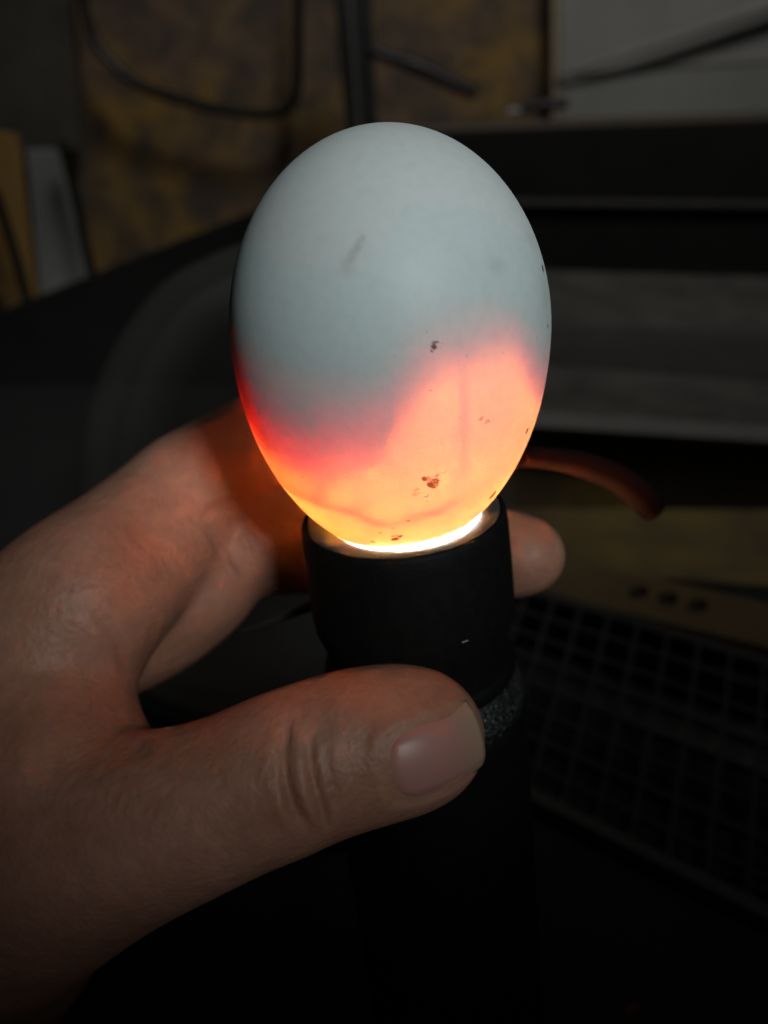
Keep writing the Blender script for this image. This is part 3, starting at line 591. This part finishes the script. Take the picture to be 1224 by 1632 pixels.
def surface_nets(S, lo, h):
    sgn = S < 0; nx_, ny_, nz_ = S.shape
    cnt = np.zeros((nx_ - 1, ny_ - 1, nz_ - 1), np.int8)
    for dx in (0, 1):
        for dy in (0, 1):
            for dz in (0, 1): cnt += sgn[dx:nx_ - 1 + dx, dy:ny_ - 1 + dy, dz:nz_ - 1 + dz]
    act = (cnt > 0) & (cnt < 8); ids = np.full(act.shape, -1, np.int64); ijk = np.argwhere(act); ids[act] = np.arange(len(ijk))
    acc = np.zeros((len(ijk), 3)); num = np.zeros(len(ijk)); I, Jj, K_ = ijk.T
    cor = [(a, b, c) for a in (0, 1) for b in (0, 1) for c in (0, 1)]
    for c0 in cor:
        for ax_ in range(3):
            if c0[ax_]: continue
            c1 = list(c0); c1[ax_] = 1
            v0 = S[I + c0[0], Jj + c0[1], K_ + c0[2]].astype(float); v1 = S[I + c1[0], Jj + c1[1], K_ + c1[2]].astype(float)
            x = (v0 < 0) != (v1 < 0); t = np.where(x, v0 / np.where(x, v0 - v1, 1), 0); p = np.array(c0, float)[None].repeat(len(ijk), 0); p[:, ax_] = t
            acc[x] += p[x]; num[x] += 1
    V = (ijk + acc / num[:, None]) * h + lo; F = []
    for ax_ in range(3):
        o = [i for i in range(3) if i != ax_]
        s0 = [slice(None)] * 3; s1 = [slice(None)] * 3; s0[ax_] = slice(0, -1); s1[ax_] = slice(1, None)
        a = sgn[tuple(s0)]; b = sgn[tuple(s1)]
        e = np.argwhere(a != b); e = e[(e[:, o[0]] > 0) & (e[:, o[1]] > 0) & (e[:, o[0]] < S.shape[o[0]] - 1) & (e[:, o[1]] < S.shape[o[1]] - 1)]
        fl_ = a[tuple(e.T)]
        def cid(d0, d1):
            q = e.copy(); q[:, o[0]] -= d0; q[:, o[1]] -= d1; return ids[tuple(q.T)]
        q = np.stack([cid(1, 1), cid(0, 1), cid(0, 0), cid(1, 0)], 1)
        flip = fl_ if ax_ != 1 else ~fl_
        q[~flip] = q[~flip][:, ::-1]; F.append(q)
    F = np.vstack(F); return V, F[(F >= 0).all(1)]
HV, HF = surface_nets(S, lo_c, VOX)
# smooth
E_ = np.vstack([HF[:, [0, 1]], HF[:, [1, 2]], HF[:, [2, 3]], HF[:, [3, 0]]])
deg = np.bincount(E_.ravel(), minlength=len(HV)).astype(float)
def lap(X):
    A = np.zeros_like(X)
    for k in range(X.shape[1]): A[:, k] = np.bincount(E_[:, 0], X[E_[:, 1], k], len(X)) + np.bincount(E_[:, 1], X[E_[:, 0], k], len(X))
    return A / deg[:, None]
for _ in range(8): HV = HV + .55 * (lap(HV) - HV); HV = HV - .50 * (lap(HV) - HV) * .9
def vnorm(V):
    n = np.cross(V[HF[:, 2]] - V[HF[:, 0]], V[HF[:, 3]] - V[HF[:, 1]]); o = np.zeros_like(V)
    for c_ in range(4):
        for k in range(3): o[:, k] += np.bincount(HF[:, c_], n[:, k], len(V))
    return o / (np.linalg.norm(o, axis=1)[:, None] + 1e-12)
HN = vnorm(HV)
if np.einsum('ij,ij->i', HN, HV - HV.mean(0)).mean() < 0: HF = HF[:, ::-1]; HN = -HN
# creases: grooves along lines over the skin
PJ2 = proj(HV); facing = np.einsum('ij,ij->i', HN, HV - CAM) < 0
def groove(px, width_mm, depth_mm, dmax, edge=.35):
    C = catmull(np.array([(x, y, 0) for x, y in px], float), 12)[:, :2]; sel = np.where(facing & (PJ2[:, 2] < dmax))[0]
    q = PJ2[sel, :2]; best = np.full(len(sel), 1e9); tb = np.zeros(len(sel))
    for i in range(len(C) - 1):
        ab = C[i + 1] - C[i]; t = np.clip(((q - C[i]) @ ab) / (ab @ ab), 0, 1); dd = np.hypot(*(q - C[i] - t[:, None] * ab).T)
        u_ = dd < best; best[u_] = dd[u_]; tb[u_] = (i + t[u_]) / (len(C) - 1)
    mm = best * PJ2[sel, 2] / F_PX * 1000; taper = np.clip(np.minimum(tb, 1 - tb) / .25, 0, 1) ** .7
    g = -np.exp(-(mm / width_mm) ** 2) + edge * np.exp(-((mm - 2.1 * width_mm) / (1.2 * width_mm)) ** 2)
    disp[sel] += g * depth_mm * 1e-3 * taper
disp = np.zeros(len(HV))
groove([(462, 1140), (454, 1180), (453, 1215), (460, 1260), (474, 1300), (500, 1330)], .75, 1.05, .135)
groove([(492, 1170), (494, 1205), (502, 1250), (514, 1290), (520, 1325)], .65, .80, .135)
groove([(515, 1185), (522, 1225), (533, 1270), (540, 1305)], .55, .3, .135)
groove([(476, 1160), (474, 1210), (484, 1265)], .5, .25, .135)
groove([(436, 1180), (434, 1225), (446, 1280)], .6, .25, .135)
groove([(586, 1130), (580, 1180), (582, 1230), (594, 1270)], 1.6, .45, .135, .1)
groove([(560, 1140), (552, 1190), (556, 1250)], .8, .16, .135)
groove([(318, 822), (350, 808), (402, 790)], .9, .7, .19)
groove([(330, 835), (352, 880), (380, 928)], .7, .5, .19)
groove([(240, 838), (290, 822), (320, 822)], 1.0, .35, .19)
groove([(150, 970), (185, 1020), (205, 1080)], 1.0, .5, .17)
groove([(170, 1185), (205, 1188), (240, 1196)], 1.4, .30, .17)
groove([(60, 900), (120, 950), (160, 985)], 2.2, .12, .17)
groove([(100, 1220), (180, 1200), (250, 1190)], 2.0, .3, .17)
for k in range(70):
    x = random.uniform(40, 470); y = random.uniform(1225, 1400) - .33 * (x - 200); s1 = random.uniform(-1, 1)
    groove([(x, y), (x + random.uniform(4, 14), y + 14 * s1), (x + random.uniform(10, 24), y + 34 * s1)], .32, random.uniform(.05, .11), .145)
for k in range(24):
    x = random.uniform(425, 600); y = random.uniform(1130, 1290)
    groove([(x, y), (x + random.uniform(-5, 7), y + 14), (x + random.uniform(-6, 12), y + 30)], .3, random.uniform(.06, .14), .145)
for k in range(40):
    x = random.uniform(30, 300); y = 1010 - .75 * x + random.uniform(-70, 110)
    groove([(x, y), (x + random.uniform(4, 16), y + random.uniform(4, 16)), (x + random.uniform(12, 30), y + random.uniform(10, 36))], .4, random.uniform(.05, .10), .18)
HV = HV + HN * disp[:, None]
# ---- thumb nail frame
tipA = PT(520, 1222, .1265); tipB = PT(700, 1165, .1290); na = tipB - tipA; na /= np.linalg.norm(na)
nn = (CAM - PT(680, 1195, .12)); nn = nn / np.linalg.norm(nn) - .30 * UV; nn = nn - na * (nn @ na); nn /= np.linalg.norm(nn); nb = np.cross(nn, na); nb = nb if nb @ UV > 0 else -nb
NC = PT(688, 1204, .1215)
d = HV - NC; la, lb, ln = d @ na, d @ nb, d @ nn
NL, NW = .0072, .0053
def nail_q(a, b): return (np.abs(a / NL) ** 3.2 + np.abs(b / NW) ** 3.2) ** (1 / 3.2)
near = (np.abs(la) < .02) & (np.abs(lb) < .02) & (np.abs(ln) < .014) & (np.einsum('ij,j->i', HN, nn) > .15)
q = nail_q(la, lb); dn = np.zeros(len(HV))
dn[near] = (-.00022 * np.clip(1.12 - q[near], 0, .12) / .12 + .00016 * np.exp(-((q[near] - 1.22) / .13) ** 2) * (la[near] < .0065))
HV = HV + nn * dn[:, None]
me = bpy.data.meshes.new('hand'); me.vertices.add(len(HV)); me.vertices.foreach_set('co', HV.astype(np.float32).ravel())
me.loops.add(HF.size); me.loops.foreach_set('vertex_index', HF.astype(np.int32).ravel()); me.polygons.add(len(HF)); me.polygons.foreach_set('loop_start', np.arange(0, HF.size, 4, dtype=np.int32)); me.update(calc_edges=True); me.validate()
# skin
m, nt, out = newmat('skin'); p = N(nt, 'ShaderNodeBsdfPrincipled'); L(nt, p.outputs[0], out.inputs[0])
tc = N(nt, 'ShaderNodeTexCoord'); n1 = N(nt, 'ShaderNodeTexNoise'); n1.inputs['Scale'].default_value = 75; n1.inputs['Detail'].default_value = 6; L(nt, tc.outputs['Object'], n1.inputs['Vector'])
r1 = N(nt, 'ShaderNodeValToRGB'); r1.color_ramp.elements[0].position = .32; r1.color_ramp.elements[1].position = .68
r1.color_ramp.elements[0].color = (0.42, 0.186, 0.122, 1); r1.color_ramp.elements[1].color = (0.53, 0.26, 0.182, 1); L(nt, n1.outputs['Fac'], r1.inputs[0])
n3 = N(nt, 'ShaderNodeTexNoise'); n3.inputs['Scale'].default_value = 420; n3.inputs['Detail'].default_value = 5; L(nt, tc.outputs['Object'], n3.inputs['Vector'])
mm_ = N(nt, 'ShaderNodeMix', data_type='RGBA', blend_type='MULTIPLY'); mm_.inputs[0].default_value = .35; L(nt, r1.outputs[0], mm_.inputs[6]); L(nt, n3.outputs['Fac'], mm_.inputs[7]); L(nt, mm_.outputs[2], p.inputs['Base Color'])
p.inputs['Roughness'].default_value = .5; p.inputs['Specular IOR Level'].default_value = .35
p.inputs['Subsurface Weight'].default_value = .25; p.inputs['Subsurface Radius'].default_value = (1.0, .35, .18); p.inputs['Subsurface Scale'].default_value = .003
vo = N(nt, 'ShaderNodeTexVoronoi'); vo.inputs['Scale'].default_value = 1100; L(nt, tc.outputs['Object'], vo.inputs['Vector'])
bp = N(nt, 'ShaderNodeBump'); bp.inputs['Distance'].default_value = .00010; bp.inputs['Strength'].default_value = .8; L(nt, vo.outputs['Distance'], bp.inputs['Height'])
bp2 = N(nt, 'ShaderNodeBump'); bp2.inputs['Distance'].default_value = .00025; L(nt, n3.outputs['Fac'], bp2.inputs['Height']); L(nt, bp.outputs[0], bp2.inputs['Normal']); L(nt, bp2.outputs[0], p.inputs['Normal'])
M['skin'] = m
hand = link('hand', me, m)
tag(hand, 'left hand gripping the torch, thumb across its front with nail showing', 'hand')
# nail plate, laid on the nail bed
from mathutils.bvhtree import BVHTree
bvh = BVHTree.FromPolygons([Vector(v) for v in HV[near.nonzero()[0]]], [], all_triangles=False) if False else None
idxn = near.nonzero()[0]; la2, lb2, ln2 = (HV[idxn] - NC) @ na, (HV[idxn] - NC) @ nb, (HV[idxn] - NC) @ nn
inb = nail_q(la2, lb2) < 1.05
A = np.stack([np.ones(inb.sum()), la2[inb], lb2[inb], la2[inb] ** 2, lb2[inb] ** 2, la2[inb] * lb2[inb], lb2[inb] ** 4], 1); coef = np.linalg.lstsq(A, ln2[inb], rcond=None)[0]
V, Fc, TT = [], [], []; NA_, NB_ = 28, 24
for i in range(NA_ + 1):
    for j in range(NB_ + 1):
        x = -1 + 2 * i / NA_; y = -1 + 2 * j / NB_
        sx_ = 1.0 if x > 0 else 1.0
        a_ = x * NL * (1 - (.34 if x < 0 else .13) * abs(y) ** 2.6) ; b_ = y * NW * (1 - .10 * max(0, -x) ** 2.2 - .05 * max(0, x) ** 3)
        if x > .0: a_ += .0010 * x
        h_ = coef @ np.array([1, a_, b_, a_ * a_, b_ * b_, a_ * b_, b_ ** 4])
        V.append(NC + na * a_ + nb * b_ + nn * (h_ + .00030 - .0002 * max(0, x - .75) - .00060 * max(0, abs(y) - .70) / .30 - .00060 * max(0, -x - .72) / .28)); TT.append(x)
for i in range(NA_):
    for j in range(NB_): k = i * (NB_ + 1) + j; Fc.append((k, k + 1, k + NB_ + 2, k + NB_ + 1))
m, nt, out = newmat('nail'); p = N(nt, 'ShaderNodeBsdfPrincipled'); L(nt, p.outputs[0], out.inputs[0]); at = N(nt, 'ShaderNodeAttribute', attribute_name='along')
rp = N(nt, 'ShaderNodeValToRGB'); rp.color_ramp.elements[0].position = .05; rp.color_ramp.elements[0].color = (0.46, 0.19, 0.15, 1); rp.color_ramp.elements[1].position = 1; rp.color_ramp.elements[1].color = (0.43, 0.285, 0.20, 1)
for ps, c_ in ((.22, (.44, .205, .175, 1)), (.70, (.45, .205, .175, 1)), (.82, (.42, .24, .175, 1))): e = rp.color_ramp.elements.new(ps); e.color = c_
L(nt, at.outputs['Fac'], rp.inputs[0]); L(nt, rp.outputs[0], p.inputs['Base Color']); p.inputs['Roughness'].default_value = .42
nail = mesh('thumb_nail', V, Fc, m, hand); nail.data.attributes.new('along', 'FLOAT', 'POINT').data.foreach_set('value', (np.array(TT, np.float32) + 1) / 2)
so = nail.modifiers.new('thickness', 'SOLIDIFY'); so.thickness = .0004; so.offset = -1 if (np.cross(np.array(V[1]) - V[0], np.array(V[NB_ + 1]) - V[0]) @ nn) > 0 else 1
